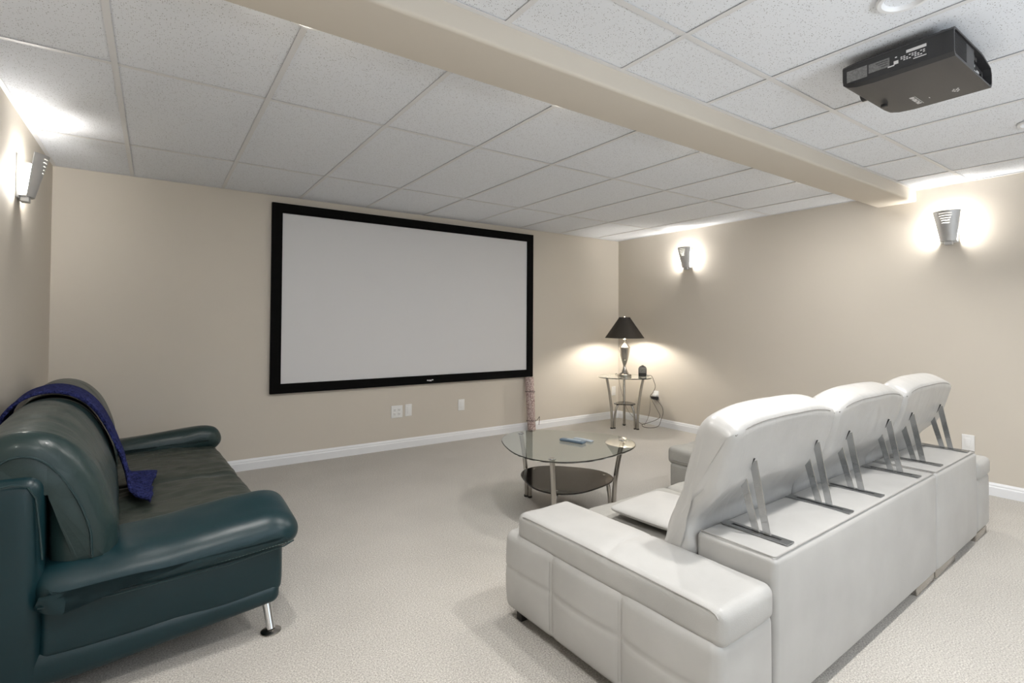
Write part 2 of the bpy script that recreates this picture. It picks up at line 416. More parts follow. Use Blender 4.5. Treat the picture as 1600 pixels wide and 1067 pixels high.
for y in rows_far[1:-1]+rows_near[1:-1]:
    for i in range(len(cols)-1):
        g = G(); a = cols[i]+(fl/2 if i else 0); b = cols[i+1]-(fl/2 if i < len(cols)-2 else 0)
        box(g, a, b, y-fl/2, y+fl/2, H-0.0012, H+0.0002); box(g, a, b, y-0.003, y+0.003, H+0.0002, H+0.028)
        mk('cross_tee', g, M_grid, ceil, smooth=False)
# beam boxed out across the ceiling, rounded corner bead
g = G(); rbox(g, XL-0.05, X0+0.05, BY0, BY1, BZ, H+0.055, 0.014, n=(1, 1, 1))
beam = struct('beam', g, M_wall, smooth=True)
# wall angle of the ceiling grid
def angle(name, pts):
    g = G()
    for p in pts: box(g, *p)
    return struct(name, g, M_grid)
a = 0.022
angle('trim_1', [(XL, X0, Y0-a, Y0, H-0.0016, H), (XL, X0, Y0-0.0015, Y0, H, H+0.02)])
angle('trim_2', [(X0-a, X0, BY1+a, Y0-a, H-0.0016, H), (X0-a, X0, YR, BY0-a, H-0.0016, H)])
angle('trim_3', [(XL, XL+a, BY1+a, Y0-a, H-0.0016, H), (XL, XL+a, YR, BY0-a, H-0.0016, H)])
angle('trim_4', [(XL, X0, BY0-a, BY0, H-0.0016, H)])
angle('trim_5', [(XL, X0, BY1, BY1+a, H-0.0016, H)])
# baseboards: stepped colonial profile
bp = [(0, 0), (0.015, 0), (0.015, 0.060), (0.013, 0.066), (0.0105, 0.070), (0.0105, 0.078), (0.0085, 0.084), (0.0055, 0.090), (0.004, 0.095), (0, 0.095)]
def baseboard(name, fn, L0, L1):
    g = G(); n = len(bp)
    g.add([fn(d, t, z) for t in (L0, L1) for d, z in bp], [tuple((i, (i+1) % n, (i+1) % n+n, i+n)) for i in range(n)]+[tuple(range(n)), tuple(range(2*n-1, n-1, -1))])
    return struct(name, g, M_trim)
baseboard('baseboard_back', lambda d, t, z: (t, Y0-d, z), XL, X0)
baseboard('baseboard_right', lambda d, t, z: (X0-d, t, z), YR, Y0-0.015)
baseboard('baseboard_left', lambda d, t, z: (XL+d, t, z), YR, Y0-0.015)

# recessed downlights
def downlight(loc, label):
    t = thing('recessed_light', label, 'ceiling light', loc, 0, 'recessed downlights in the ceiling')
    g = G(); lathe(g, [(0.058, 0.010), (0.060, 0.002), (0.066, -0.006), (0.078, -0.006), (0.082, 0.0), (0.082, 0.004), (0.058, 0.012)], seg=32, cap=False)
    mk('trim_ring', g, M_trim, t)
    g = G(); lathe(g, [(0.0, 0.011), (0.059, 0.011), (0.059, 0.013), (0, 0.013)], seg=28)
    mk('lens', g, M_lens, t); return t
dl = downlight((POTS[1][0], POTS[1][1], H-0.004), 'round white recessed downlight cut by the top edge, above the projector')
dup(dl, (POTS[2][0], POTS[2][1], H-0.004), 0, 'round white recessed downlight at the right edge, beside the projector')
for q, lab in ((0, 'assumed recessed downlight over the camera, left of the view'), (3, 'assumed recessed downlight behind the camera, left one of three'), (4, 'assumed recessed downlight behind the camera, middle one of three'), (5, 'assumed recessed downlight behind the camera, right one of three')):  # unseen downlights, assumed
    dup(dl, (POTS[q][0], POTS[q][1], H-0.004), 0, lab)
for x_, lab in zip(FILL_STRIP, ('left end', 'second from the left', 'second from the right', 'right end')):  # fixtures for the added fill lights
    dup(dl, (x_, 1.950, H-0.004), 0, 'added fill downlight hidden behind the beam, '+lab)

# ================================================================== PROJECTION SCREEN
sx0, sx1, sz0, sz1 = 0.829, 3.686, 0.635, 2.314
scr = thing('projector_screen', 'large fixed projection screen with wide black frame on the back wall', 'projection screen', ((sx0+sx1)/2, Y0, sz0))
W, Hh, fb, fd = (sx1-sx0)/2, sz1-sz0, 0.085, 0.038
g = G(); box(g, -W+fb-0.01, W-fb+0.01, -0.022, -0.014, fb-0.01, Hh-fb+0.01); mk('canvas', g, M_screen, scr, smooth=False)
def mitre(pts):
    g = G(); vs_ = [(x, y, z) for y in (-fd, -0.002) for x, z in pts]
    g.add(vs_, [(0, 1, 2, 3), (7, 6, 5, 4)]+[(i, i+4, (i+1) % 4+4, (i+1) % 4) for i in range(4)])
    mk('frame_bar', g, M_velvet, scr, smooth=False)
mitre([(-W, 0), (W, 0), (W-fb, fb), (-W+fb, fb)]); mitre([(-W, Hh), (-W+fb, Hh-fb), (W-fb, Hh-fb), (W, Hh)])
mitre([(-W, 0), (-W+fb, fb), (-W+fb, Hh-fb), (-W, Hh)]); mitre([(W, 0), (W, Hh), (W-fb, Hh-fb), (W-fb, fb)])
g = G()   # small silver badge on the lower bar
for x0_, x1_, z0_, z1_ in ((-.036, -.018, .030, .040), (-.018, -.014, .026, .036), (-.010, .002, .026, .040), (.004, .014, .024, .038), (.016, .036, .032, .042)):
    box(g, x0_+.095, x1_+.095, -fd-.0012, -fd+.001, z0_, z1_)
mk('badge', g, M_labelw, scr, smooth=False)

# ================================================================== WALL PLATES
def plate(name, label, cat, loc, rz, w_, h_, kind, group='white wall plates above the baseboard'):
    t = thing(name, label, cat, loc, rz, group)      # local: face looks to -y, x along the wall
    g = G(); rbox(g, -w_/2, w_/2, -0.007, -0.0005, -h_/2, h_/2, 0.003, n=(1, 1, 1), nb=2); mk('cover_plate', g, M_plate, t)
    if kind == 'duplex':
        for cx in ((-0.023, 0.023) if w_ > 0.1 else (0,)):
            for cz in (-0.02, 0.02):
                g = G(); rbox(g, cx-0.015, cx+0.015, -0.010, -0.006, cz-0.014, cz+0.014, 0.0015, n=(1, 1, 1), nb=2)
                r_ = mk('receptacle', g, M_plate, t)
                g = G(); box(g, cx-0.008, cx-0.0055, -0.0104, -0.0098, cz-0.004, cz+0.006); box(g, cx+0.0055, cx+0.008, -0.0104, -0.0098, cz-0.004, cz+0.006)
                lathe(g, [(0, -0.0104), (0.0028, -0.0104), (0.0028, -0.0098), (0, -0.0098)], (cx, 0, cz-0.009), 10, 'y')
                mk('pin_slots', g, M_slot, r_, smooth=False)
    elif kind == 'rocker':
        g = G(); rbox(g, -0.017, 0.017, -0.0105, -0.006, -0.034, 0.034, 0.0015, n=(1, 1, 1), nb=2); mk('rocker_insert', g, M_plate, t)
    for cz in (-h_*0.41, h_*0.41):
        g = G(); lathe(g, [(0, -0.008), (0.003, -0.0078), (0.003, -0.0065), (0, -0.0065)], (0, 0, cz), 10, 'y'); mk('screw', g, M_plate, t)
    return t
plate('wall_outlet', 'wide white double-gang outlet below the projection screen', 'outlet', (2.006, Y0, 0.372), 0, 0.120, 0.122, 'duplex')
plate('wall_plate', 'narrow white plate right beside the double outlet under the screen', 'wall plate', (2.130, Y0, 0.377), 0, 0.072, 0.120, 'rocker')
plate('wall_plate', 'white plate alone under the screen, nearer its right corner', 'wall plate', (2.742, Y0, 0.377), 0, 0.076, 0.120, 'rocker')
plate('wall_plate', 'white plate low in the corner, seen between side table legs', 'wall plate', (5.070, Y0, 0.365), 0, 0.074, 0.120, 'rocker')
plate('wall_plate', 'white plate on the right wall behind the far end of the white sofa', 'wall plate', (X0, 1.268, 0.365), -PI/2, 0.076, 0.122, 'rocker')
plate('wall_outlet', 'white outlet on the right wall beside the side table, adapter plugged in', 'outlet', (X0, 4.272, 0.372), -PI/2, 0.074, 0.118, 'duplex')

# ================================================================== SCONCES
def make_sconce(loc, rz, label):
    t = thing('wall_sconce', label, 'wall light', loc, rz, 'louvred wall sconces')   # local: wall at y=0, light out to -y, z=0 at shade bottom
    g = G(); rbox(g, -0.055, 0.055, -0.012, -0.0005, -0.01, 0.225, 0.004, n=(1, 1, 1), nb=2); mk('back_plate', g, M_plate, t)
    # louvred shield: trapezoid, wider at the top, bowed outwards, tilted away from the wall
    Hs = 0.235; nx, nz = 24, 38
    def P(u, v, off=0):
        hw = (0.051+0.036*v)
        d = 0.045+0.034*v+(0.026+0.024*v)*(1-(2*u-1)**2)+off
        return (hw*(2*u-1), -d, Hs*v)
    slot_rows = {34: .27, 31: .24, 28: .215, 25: .185, 22: .15}
    vs_ = []; fs = []
    for off in (0, -0.0035):
        for k in range(nz+1):
            for i in range(nx+1): vs_.append(P(i/nx, k/nz, off))
    n1 = (nx+1)*(nz+1); solid = {}
    for k in range(nz):
        for i in range(nx):
            u = (i+.5)/nx
            solid[(i, k)] = not (k in slot_rows and abs(u-0.5) < slot_rows[k])
    I = lambda i, k, s: k*(nx+1)+i+(n1 if s else 0)
    for (i, k), ok in solid.items():
        if not ok: continue
        fs.append((I(i, k, 0), I(i+1, k, 0), I(i+1, k+1, 0), I(i, k+1, 0))); fs.append((I(i, k, 1), I(i, k+1, 1), I(i+1, k+1, 1), I(i+1, k, 1)))
        for di, dk, a_, b_ in ((-1, 0, (i, k), (i, k+1)), (1, 0, (i+1, k+1), (i+1, k)), (0, -1, (i+1, k), (i, k)), (0, 1, (i, k+1), (i+1, k+1))):
            if not solid.get((i+di, k+dk), False): fs.append((I(*a_, 0), I(*b_, 0), I(*b_, 1), I(*a_, 1)))
    g = G(); g.add(vs_, fs); mk('louvred_shield', g, M_sconce, t)
    g = G(); vs_ = []; fs = []
    for k in range(9):
        for i in range(13): vs_.append(P(0.06+0.88*i/12, 0.08+0.87*k/8, -0.006))
    for k in range(8):
        for i in range(12): a_ = k*13+i; fs.append((a_, a_+1, a_+14, a_+13))
    g.add(vs_, fs); mk('frosted_liner', g, M_liner, t)
    g = G(); rbox(g, -0.026, 0.026, -0.052, -0.0120, -0.028, 0.004, 0.006, n=(2, 2, 2), nb=2); mk('socket', g, M_sconce, t)
    g = G(); ol = [(-0.049, -0.0125)]+[P(i/16, 0, 0)[:2] for i in range(17)]+[(0.049, -0.0125)]
    disc_poly(g, ol, 0.0005, 0.0045, 0.0); mk('bottom_tray', g, M_sconce, t, sharp=30)
    g = G(); lathe(g, [(0, 0.02), (0.020, 0.024), (0.0275, 0.06), (0.0275, 0.15), (0.020, 0.182), (0, 0.19)], (0, -0.0415, 0), 20); mk('bulb', g, M_bulb, t)
    return t
sc = make_sconce((X0, 3.805, 1.932), -PI/2, 'far silver louvred sconce on the right wall, near the corner')
dup(sc, (X0, 1.366, 1.928), -PI/2, 'near silver louvred sconce on the right wall, right of the ceiling beam')
dup(sc, (XL, 3.80, 1.935), PI/2, 'silver louvred sconce on the left wall, at the left edge of the photo')
dup(sc, (XL, 1.366, 1.930), PI/2, 'assumed louvred sconce on the left wall beside the camera, outside the view')  # unseen sconce, assumed and added as a light source

# ================================================================== PROJECTOR
pr = thing('projector', 'charcoal projector hanging under the ceiling, rear connector panel towards the camera', 'projector', (2.5895, 0.7915, 2.243))
pr.scale = (1.105, 1.105, 1.105); PZ0 = H-(H-2.243)/1.105
hx, hy, hz = 0.213, 0.1675, 0.097
# body: profile in x-z plane (flat top, chamfered lower right), lofted along y
bp_ = [(-hx, 0.012), (-hx+0.012, 0), (hx-0.014, 0), (hx, 0.014), (hx, hz-0.045), (hx-0.012, hz-0.022), (hx-0.10, hz-0.003), (hx-0.13, hz), (-hx+0.01, hz), (-hx, hz-0.01)]
g = G(); rear = -hy
n = len(bp_)
# stations along y; the lens end bows forward and rounds up
sts = [(-hy+0.028, 1, 0), (hy-0.10, 1, 0), (hy-0.05, .995, .004), (hy-0.02, .985, .012), (hy, .96, .026)]
vs_ = []; fs = []
for y, s_, lift in sts:
    for x, z in bp_:
        zz = hz/2+(z-hz/2)*s_
        if z < hz/2: zz += lift
        vs_.append((x*s_, y+0.024*(1-(x/hx)**2)*(1 if y > hy-0.06 else 0), zz))
for a_ in range(len(sts)-1):
    for i in range(n): fs.append((a_*n+i, a_*n+(i+1) % n, (a_+1)*n+(i+1) % n, (a_+1)*n+i))
fs += [tuple(range(n-1, -1, -1)), tuple((len(sts)-1)*n+i for i in range(n))]
g.add(vs_, fs); body = mk('housing', g, M_proj, pr, sharp=25)
# rear bezel: ring around the recessed connector panel
g = G()
def ring_pts(inset, y):
    out = []
    for x, z in bp_:
        out.append((x*(1-inset/hx), y, hz/2+(z-hz/2)*(1-inset/(hz/2))))
    return out
vs_ = ring_pts(0, -hy)+ring_pts(0.007, -hy)+ring_pts(0.007, -hy+0.029)+ring_pts(0, -hy+0.029)
fs = []
for a_ in range(4):
    b_ = (a_+1) % 4
    for i in range(n): fs.append((a_*n+i, a_*n+(i+1) % n, b_*n+(i+1) % n, b_*n+i))
g.add(vs_, fs); mk('rear_bezel', g, M_proj, pr, sharp=25)
g = G(); box(g, -hx+0.006, hx-0.19, -hy+0.006, -hy+0.028, 0.010, hz-0.008)
mk('rear_panel', g, M_projr, pr, smooth=False)
for k in range(13):
    z = 0.020+k*0.0053
    g = G(); box(g, -hx+0.018, -hx+0.150, -hy+0.0045, -hy+0.0065, z, z+0.0026); mk('vent_slat', g, M_projdark, pr, smooth=False)
g = G(); box(g, hx-0.19, hx-0.02, -hy+0.022, -hy+0.027, 0.008, hz-0.032); mk('connector_panel', g, M_projdark, pr, smooth=False)
cons = [(.245, .066, .030, .020, 0), (.225, .030, .036, .008, 1), (.252, .040, .020, .010, 1), (.258, .022, .034, .009, 1), (.292, .028, .026, .010, 1), (.300, .014, .040, .006, 1),
        (.330, .016, .028, .007, 1), (.236, .016, .010, .008, 0), (.348, .030, .010, .010, 0), (.275, .064, .020, .016, 0)]
for cx, cz, ww, hh, wh in cons:
    g = G(); rbox(g, -hx+cx, -hx+cx+ww, -hy+0.012, -hy+0.024, cz, cz+hh, 0.001, n=(1, 1, 1), nb=1); mk('connector', g, M_chrome if wh else M_black, pr, smooth=False)
# side stickers on the left flank
def sticker(name, y0, y1, z0, z1, mat, dx=0.0006):
    g = G(); box(g, -hx-dx, -hx+0.001, y0, y1, z0, z1); return mk(name, g, mat, pr, smooth=False)
sticker('label', hy-0.085, hy-0.018, 0.026, 0.068, M_label)
s2 = sticker('label', hy-0.155, hy-0.090, 0.034, 0.066, M_label, 0.0006)
s3 = sticker('label', hy-0.265, hy-0.160, 0.018, 0.076, M_proj, 0.0008)
g = G(); box(g, -hx-0.0012, -hx, hy-0.262, hy-0.205, 0.060, 0.070)
box(g, -hx-0.0012, -hx, hy-0.262, hy-0.225, 0.031, 0.034)
for k in range(9):
    for j in range(3):
        if (k*3+j) % 4: box(g, -hx-0.0012, -hx, hy-0.258+k*0.008, hy-0.2525+k*0.008, 0.038+j*0.006, 0.0415+j*0.006)
box(g, -hx-0.0012, -hx, hy-0.182, hy-0.168, 0.034, 0.046); box(g, -hx-0.0012, -hx, hy-0.170, hy-0.150, 0.030, 0.034); box(g, -hx-0.0012, -hx, hy-0.178, hy-0.172, 0.056, 0.060)
mk('print', g, M_labelw, s3, smooth=False)
g = G()
for k in range(3): box(g, -hx-0.0012, -hx, hy-0.150, hy-0.112-k*0.008, 0.058-k*0.008, 0.0595-k*0.008)
mk('print', g, M_black, s2, smooth=False)
# lettering-like marks on the underside
g = G()
for k in range(7):
    x = 0.058+k*0.0135
    box(g, x, x+0.0035, 0.027, 0.041, -0.0008, 0.001); box(g, x+0.0035, x+0.009, 0.027+0.0055*(k % 2), 0.031+0.0055*(k % 2), -0.0008, 0.001)
    if k % 3 != 1: box(g, x+0.007, x+0.010, 0.031, 0.041, -0.0008, 0.001)
box(g, 0.056, 0.154, 0.0225, 0.0235, -0.0008, 0.001)
mk('logo', g, M_labelw, body, smooth=False)
g = G()
for x, y in ((0.100, -0.098), (0.108, -0.092), (0.100, -0.086), (0.118, -0.096), (0.120, -0.084), (0.112, -0.080), (0.128, -0.090)): box(g, x, x+0.008, y, y+0.0045, -0.0008, 0.001)
mk('print', g, M_labelw, body, smooth=False)
g = G(); box(g, 0.110, 0.120, -0.008, -0.0055, -0.0008, 0.001); mk('small_print', g, M_labelw, body, smooth=False)
g = G(); box(g, -hx+0.002, hx-0.002, -hy+0.03, hy-0.03, 0.0172, 0.0182); g.v = [(x*1.003, y, z) for x, y, z in g.v]; mk('seam', g, M_projdark, pr, smooth=False)
g = G(); lathe(g, [(0, hy+0.014), (0.022, hy+0.014), (0.026, hy+0.020), (0.028, hy+0.020), (0.028, hy-0.01), (0, hy-0.01)], (0.02, 0, 0.056), 24, 'y'); mk('lens', g, M_black, pr)
for x, y in ((-hx+0.05, hy-0.07), (-hx+0.045, -hy+0.04), (hx-0.16, -hy+0.05)):
    g = G(); lathe(g, [(0, hz-0.003), (0.013, hz-0.003), (0.014, hz+0.010), (0.010, hz+0.014), (0, hz+0.014)], (x, y, 0), 14); mk('foot', g, M_black, pr)
g = G(); lathe(g, [(0, 0.001), (0.012, 0.001), (0.012, -0.009), (0, -0.011)], (0.05, hy-0.045, 0), 14); mk('foot', g, M_black, pr)
g = G(); lathe(g, [(0, hz-0.002), (0.070, hz-0.002), (0.072, hz+0.006), (0.03, hz+0.010), (0.03, H-PZ0-0.010), (0.06, H-PZ0-0.007), (0.06, H-PZ0-0.002), (0, H-PZ0-0.002)], (0, 0, 0), 28); mk('ceiling_mount', g, M_black, pr)

# ================================================================== GREEN LEATHER SOFA
TH = math.radians(3.0)
gs = thing('green_sofa', 'dark green leather sofa on chrome legs along the left wall', 'sofa', (0.44, 2.27, 0), TH)
LB = 2.20            # length along local y ; local x = depth, front edge at 0, rear negative
def place_sofa(p, q, t): return (p, t, q)
def skew(v):         # underside drops towards the rear
    k = max(0, min(1, (0.22-v.z)/0.12)); return Vector((v.x, v.y, v.z+k*(-0.068*min(1, max(0, -v.x)/0.62))))
g = G(); rbox(g, -0.86, -0.005, 0.0, LB, 0.130, 0.205, 0.03, n=(8, 10, 1), puff=(0.006, 0.006, 0), fn=skew); mk('base_rail', g, M_green, gs)
g = G(); rbox(g, -0.905, -0.725, -0.012, LB+0.012, 0.062, 0.765, 0.05, n=(4, 10, 10), puff=(0.0, 0.015, 0.02)); rf_ = mk('rear_frame', g, M_green, gs)
g = G(); tube(g, [(-0.86, -0.018, 0.745), (-0.80, -0.018, 0.752), (-0.765, -0.016, 0.74), (-0.745, -0.014, 0.70), (-0.735, -0.012, 0.60), (-0.727, -0.01, 0.50)], 0.0035, 6); mk('piping', g, M_pipe, rf_)
def panel_fn(v):
    f = 0.010*noise.noise(Vector((v.x*5, v.z*9, v.y))); return Vector((v.x, v.y+(f if abs(v.y) < 0.1 or abs(v.y-LB) < .1 else 0), v.z))
for s_, y0_, y1_ in ((0, 0.004, 0.235), (1, LB-0.235, LB-0.004)):
    g = G(); rbox(g, -0.735, 0.004, y0_, y1_, 0.165, 0.40, 0.028, n=(16, 3, 6), puff=(0.006, 0.012, 0), fn=panel_fn); pn = mk('arm_panel', g, M_green, gs)
    g = G(); y = -0.004 if s_ == 0 else LB+0.004
    # arm pad: fat pillow, higher and rounded over at the front
    prof = catmull([(-0.752, 0.365), (-0.735, 0.345), (-0.55, 0.328), (-0.20, 0.332), (0.0, 0.352), (0.040, 0.368), (0.066, 0.405), (0.064, 0.455), (0.030, 0.510), (-0.035, 0.535), (-0.14, 0.530), (-0.35, 0.510), (-0.55, 0.495), (-0.70, 0.490), (-0.750, 0.455)], 5)
    def warp(p, t, s_=s_):
        u_ = (t-(-0.045))/0.335 if s_ == 0 else 1-(t-(LB-0.29))/0.335
        u_ = max(0, min(1, u_))         # outer edge hangs lower than inner
        k = (p.y-0.33)/0.2
        return Vector((p.x, p.y-0.065*k*(1-u_)**1.8+0.006*noise.noise(Vector((p.x*9, t*9, 2)))))
    t0_, t1_ = (-0.045, 0.29) if s_ == 0 else (LB-0.29, LB+0.045)
    g = G(); loft(g, prof, t0_, t1_, 0.085, 0.085, 10, place_sofa, nb=8, bulge=0.0, warp=warp)
    pad = mk('arm_pad', g, M_green if s_ == 0 else M_greenb, gs)
    yy = -0.036 if s_ == 0 else LB+0.036
    g = G(); tube(g, [(x, yy, z) for x, z in ((-0.735, 0.358), (-0.55, 0.342), (-0.20, 0.346), (0.0, 0.366), (0.035, 0.380))], 0.0028, 6)
    pp = mk('piping', g, M_pipe, pad)
    if s_ == 0:
        g = G()
        for k in range(64):
            x = -0.72+k*0.0118; z = 0.352+0.010*max(0, (x+0.2)/0.2)*1.2+0.012*max(0, (-0.5-x)/0.24)
            box(g, x, x+0.007, yy-0.0015, yy+0.002, z+0.012, z+0.0145)
        st_ = mk('stitching', g, M_stitch, pad, smooth=False); st_['kind'] = 'stuff'
# seat cushions with a creased middle
def seatfn(c0, c1):
    def f(v):
        u = (v.x+0.60)/0.63
        z = v.z
        if z > 0.33:
            wr = 0.010*noise.noise(Vector((v.x*4+v.y*5, v.y*14-v.x*6, c0)))+0.005*noise.noise(Vector((v.x*16, v.y*30-v.x*12, 3)))
            z += wr+0.010-0.022*max(0, u)**3*1.0
            z -= 0.018*math.exp(-((v.x+0.35)/0.22)**2)*math.exp(-((v.y-(c0+c1)/2)/0.32)**2)
        return Vector((v.x, v.y, z))
    return f
mid = LB/2+0.005
for c0, c1 in ((0.245, mid-0.006), (mid+0.006, LB-0.245)):
    g = G(); rbox(g, -0.62, 0.035, c0+0.001, c1-0.001, 0.20, 0.400, 0.050, n=(34, 44, 3), puff=(0.012, 0, 0.024), fn=seatfn(c0, c1), nb=5); mk('seat_cushion', g, M_greens, gs)
# back cushions: arched over the rear frame
cprof = catmull([(-0.545, 0.42), (-0.535, 0.52), (-0.548, 0.62), (-0.585, 0.74), (-0.635, 0.85), (-0.70, 0.925), (-0.78, 0.955), (-0.86, 0.935), (-0.915, 0.87), (-0.925, 0.79), (-0.86, 0.775), (-0.76, 0.775), (-0.728, 0.74), (-0.72, 0.60), (-0.70, 0.42)], 5)
def cush(c0, c1, hscale, mat, near):
    def warp(p, t):
        u = (t-c0)/(c1-c0)
        k = max(0, (p.y-0.5)/0.46)
        dome = -0.020*abs(2*u-1)**3
        wr = 0.007*noise.noise(Vector((p.x*3, p.y*3, t*9)))+0.0035*noise.noise(Vector((p.x*5, p.y*7, t*40)))
        return Vector((p.x+wr*0.8, 0.42+(p.y-0.42)*hscale+k*dome+wr))
    g = G(); loft(g, cprof, c0, c1, 0.075, 0.075, 30, place_sofa, nb=7, bulge=0.012, warp=warp, capin=6)
    cb = mk('back_cushion', g, mat, gs)
    if near:
        m = len(cprof); pipe = []
        for i in range(m):
            d = (cprof[(i+1) % m]-cprof[i-1]).normalized(); q = cprof[i]+Vector((-d.y, d.x))*0.072
            if cprof[i].x > -0.90 and (cprof[i].y > 0.80 or cprof[i].x > -0.64) and cprof[i].y > 0.47: pipe.append(warp(q, c0))
        g = G(); tube(g, [(p.x, c0-0.0035, p.y) for p in pipe], 0.0038, 6); mk('piping', g, M_pipe, cb)
cush(0.030, mid-0.004, 0.925, M_greenb, True); cush(mid+0.004, LB-0.03, 0.925, M_greenb, False)
for i, (lx_, ly_) in enumerate(((-0.045, 0.085), (-0.045, LB-0.085), (-0.80, 0.085), (-0.80, LB-0.085))):
    zt = 0.15 if lx_ > -0.5 else 0.09
    dx, dy = (0.015 if lx_ > -0.5 else -0.012), (-0.045 if ly_ < 1 else 0.045)
    g = G(); tube(g, [(lx_, ly_, zt), (lx_+dx, ly_+dy, 0.012)], 0.017, 16); lg = mk('leg', g, M_chrome, gs)
    g = G(); lathe(g, [(0, 0.0), (0.038, 0.0), (0.039, 0.004), (0.030, 0.009), (0, 0.012)], (lx_+dx, ly_+dy, 0.0005), 24); mk('foot_disc', g, M_steel, lg)

# ================================================================== NAVY THROW over the green sofa's back
th = thing('throw_blanket', 'navy blue knitted throw draped over the green sofa back down to the seat', 'blanket', (0.44, 2.27, 0), TH)
def far_top(p):      # the far cushion's skin
    return (p[0], 0.42+(p[1]-0.42)*0.925)
path = [far_top(q) for q in ((-0.935, 0.80), (-0.92, 0.87), (-0.86, 0.937), (-0.78, 0.957), (-0.70, 0.928), (-0.635, 0.853), (-0.585, 0.743), (-0.548, 0.622))]
path += [(-0.525, 0.52), (-0.512, 0.46), (-0.485, 0.432), (-0.44, 0.428), (-0.395, 0.426)]
pp = catmull(path, 6, False); n = len(pp); nw = 30
vs_ = []; fs = []
for i, p in enumerate(pp):
    s_ = i/(n-1)
    k = max(0, (s_-0.45)/0.55)
    cen = 1.105-0.205*k**1.2; hw = 0.170+0.105*k**1.6
    d_ = (pp[min(i+1, n-1)]-pp[max(i-1, 0)]).normalized(); nr = Vector((-d_.y, d_.x))
    for j in range(nw+1):
        u = j/nw
        y = cen+hw*(2*u-1)
        fold = (0.010*math.sin(u*PI*5+s_*3)+0.012*noise.noise(Vector((u*6, s_*9, 5))))*(0.25+0.75*k)
        q = Vector((p.x, p.y))+nr*(0.012+abs(fold)+0.02*(1-u)*k*(1-k)*4*0.5)
        x_, z_ = q.x, q.y
        if s_ > 0.85: x_ += ((s_-0.85)/0.15)*(0.03*u-0.02*(1-u)+0.006*math.sin(u*9))
        vs_.append((x_, y, z_))
for i in range(n-1):
    for j in range(nw):
        a_ = i*(nw+1)+j; fs.append((a_, a_+1, a_+nw+2, a_+nw+1))
g = G(); g.add(vs_, fs); tb = mk('knit', g, M_throw, th, sharp=180)
sm = tb.modifiers.new('solid', 'SOLIDIFY'); sm.thickness = 0.014; sm.offset = 1

# ================================================================== WHITE SECTIONAL SOFA
WS = math.radians(1.737)
ws = thing('sectional_sofa', 'white leather sectional sofa with raised headrests, its back towards the camera', 'sofa', (1.605, 0.861, 0), WS)
def seam_groove(amp, w_, lines):    # lines: (axis, value)
    def f(v):
        d = 0
        for ax, val, side in lines:
            d = max(d, amp*math.exp(-((v[ax]-val)/w_)**2))
        return d
    return f
# back bodies (two modules)
for u0, u1 in ((0.0, 1.598), (1.604, 2.345)):
    g = G(); rbox(g, u0, u1, 0.0, 0.285, 0.042, 0.530, 0.022, n=(14, 4, 8), puff=(0.0, 0.010, 0.004)); bb = mk('back_body', g, M_wl, ws)
    g = G(); tube(g, [(u0+.01, 0.27, 0.5335), (u0+0.012, 0.012, 0.5315), (u0+0.02, 0.007, 0.5318), (u1-0.02, 0.007, 0.5318), (u1-0.012, 0.012, 0.5315), (u1-.01, 0.27, 0.5335)], 0.0022, 6)
    mk('piping', g, M_wpipe, bb)
# seat bases and cushions
g = G(); rbox(g, 0.012, 1.598, 0.28, 1.02, 0.05, 0.235, 0.02, n=(8, 6, 3)); mk('seat_base', g, M_wl, ws)
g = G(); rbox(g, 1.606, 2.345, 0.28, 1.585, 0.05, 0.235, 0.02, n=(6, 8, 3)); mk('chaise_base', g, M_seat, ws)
def wseat(seed):
    def f(v):
        z = v.z
        if z > 0.3: z += 0.006*noise.noise(Vector((v.x*6+v.y*3, v.y*3, seed)))+0.004*noise.noise(Vector((v.x*20, v.y*8, seed)))
        return Vector((v.x, v.y, z))
    return f
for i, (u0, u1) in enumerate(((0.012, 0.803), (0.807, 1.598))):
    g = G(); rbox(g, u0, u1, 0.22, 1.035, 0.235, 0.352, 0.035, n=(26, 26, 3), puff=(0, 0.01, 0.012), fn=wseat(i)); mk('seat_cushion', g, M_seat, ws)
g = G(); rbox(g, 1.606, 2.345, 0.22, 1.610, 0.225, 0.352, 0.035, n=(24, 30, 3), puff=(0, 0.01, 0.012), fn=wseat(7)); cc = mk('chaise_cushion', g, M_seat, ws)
g = G(); tube(g, [(1.606, 1.57, 0.262), (1.606, 1.2, 0.262), (1.606, 1.04, 0.262)], 0.003, 6); mk('piping', g, M_wpipe, cc)
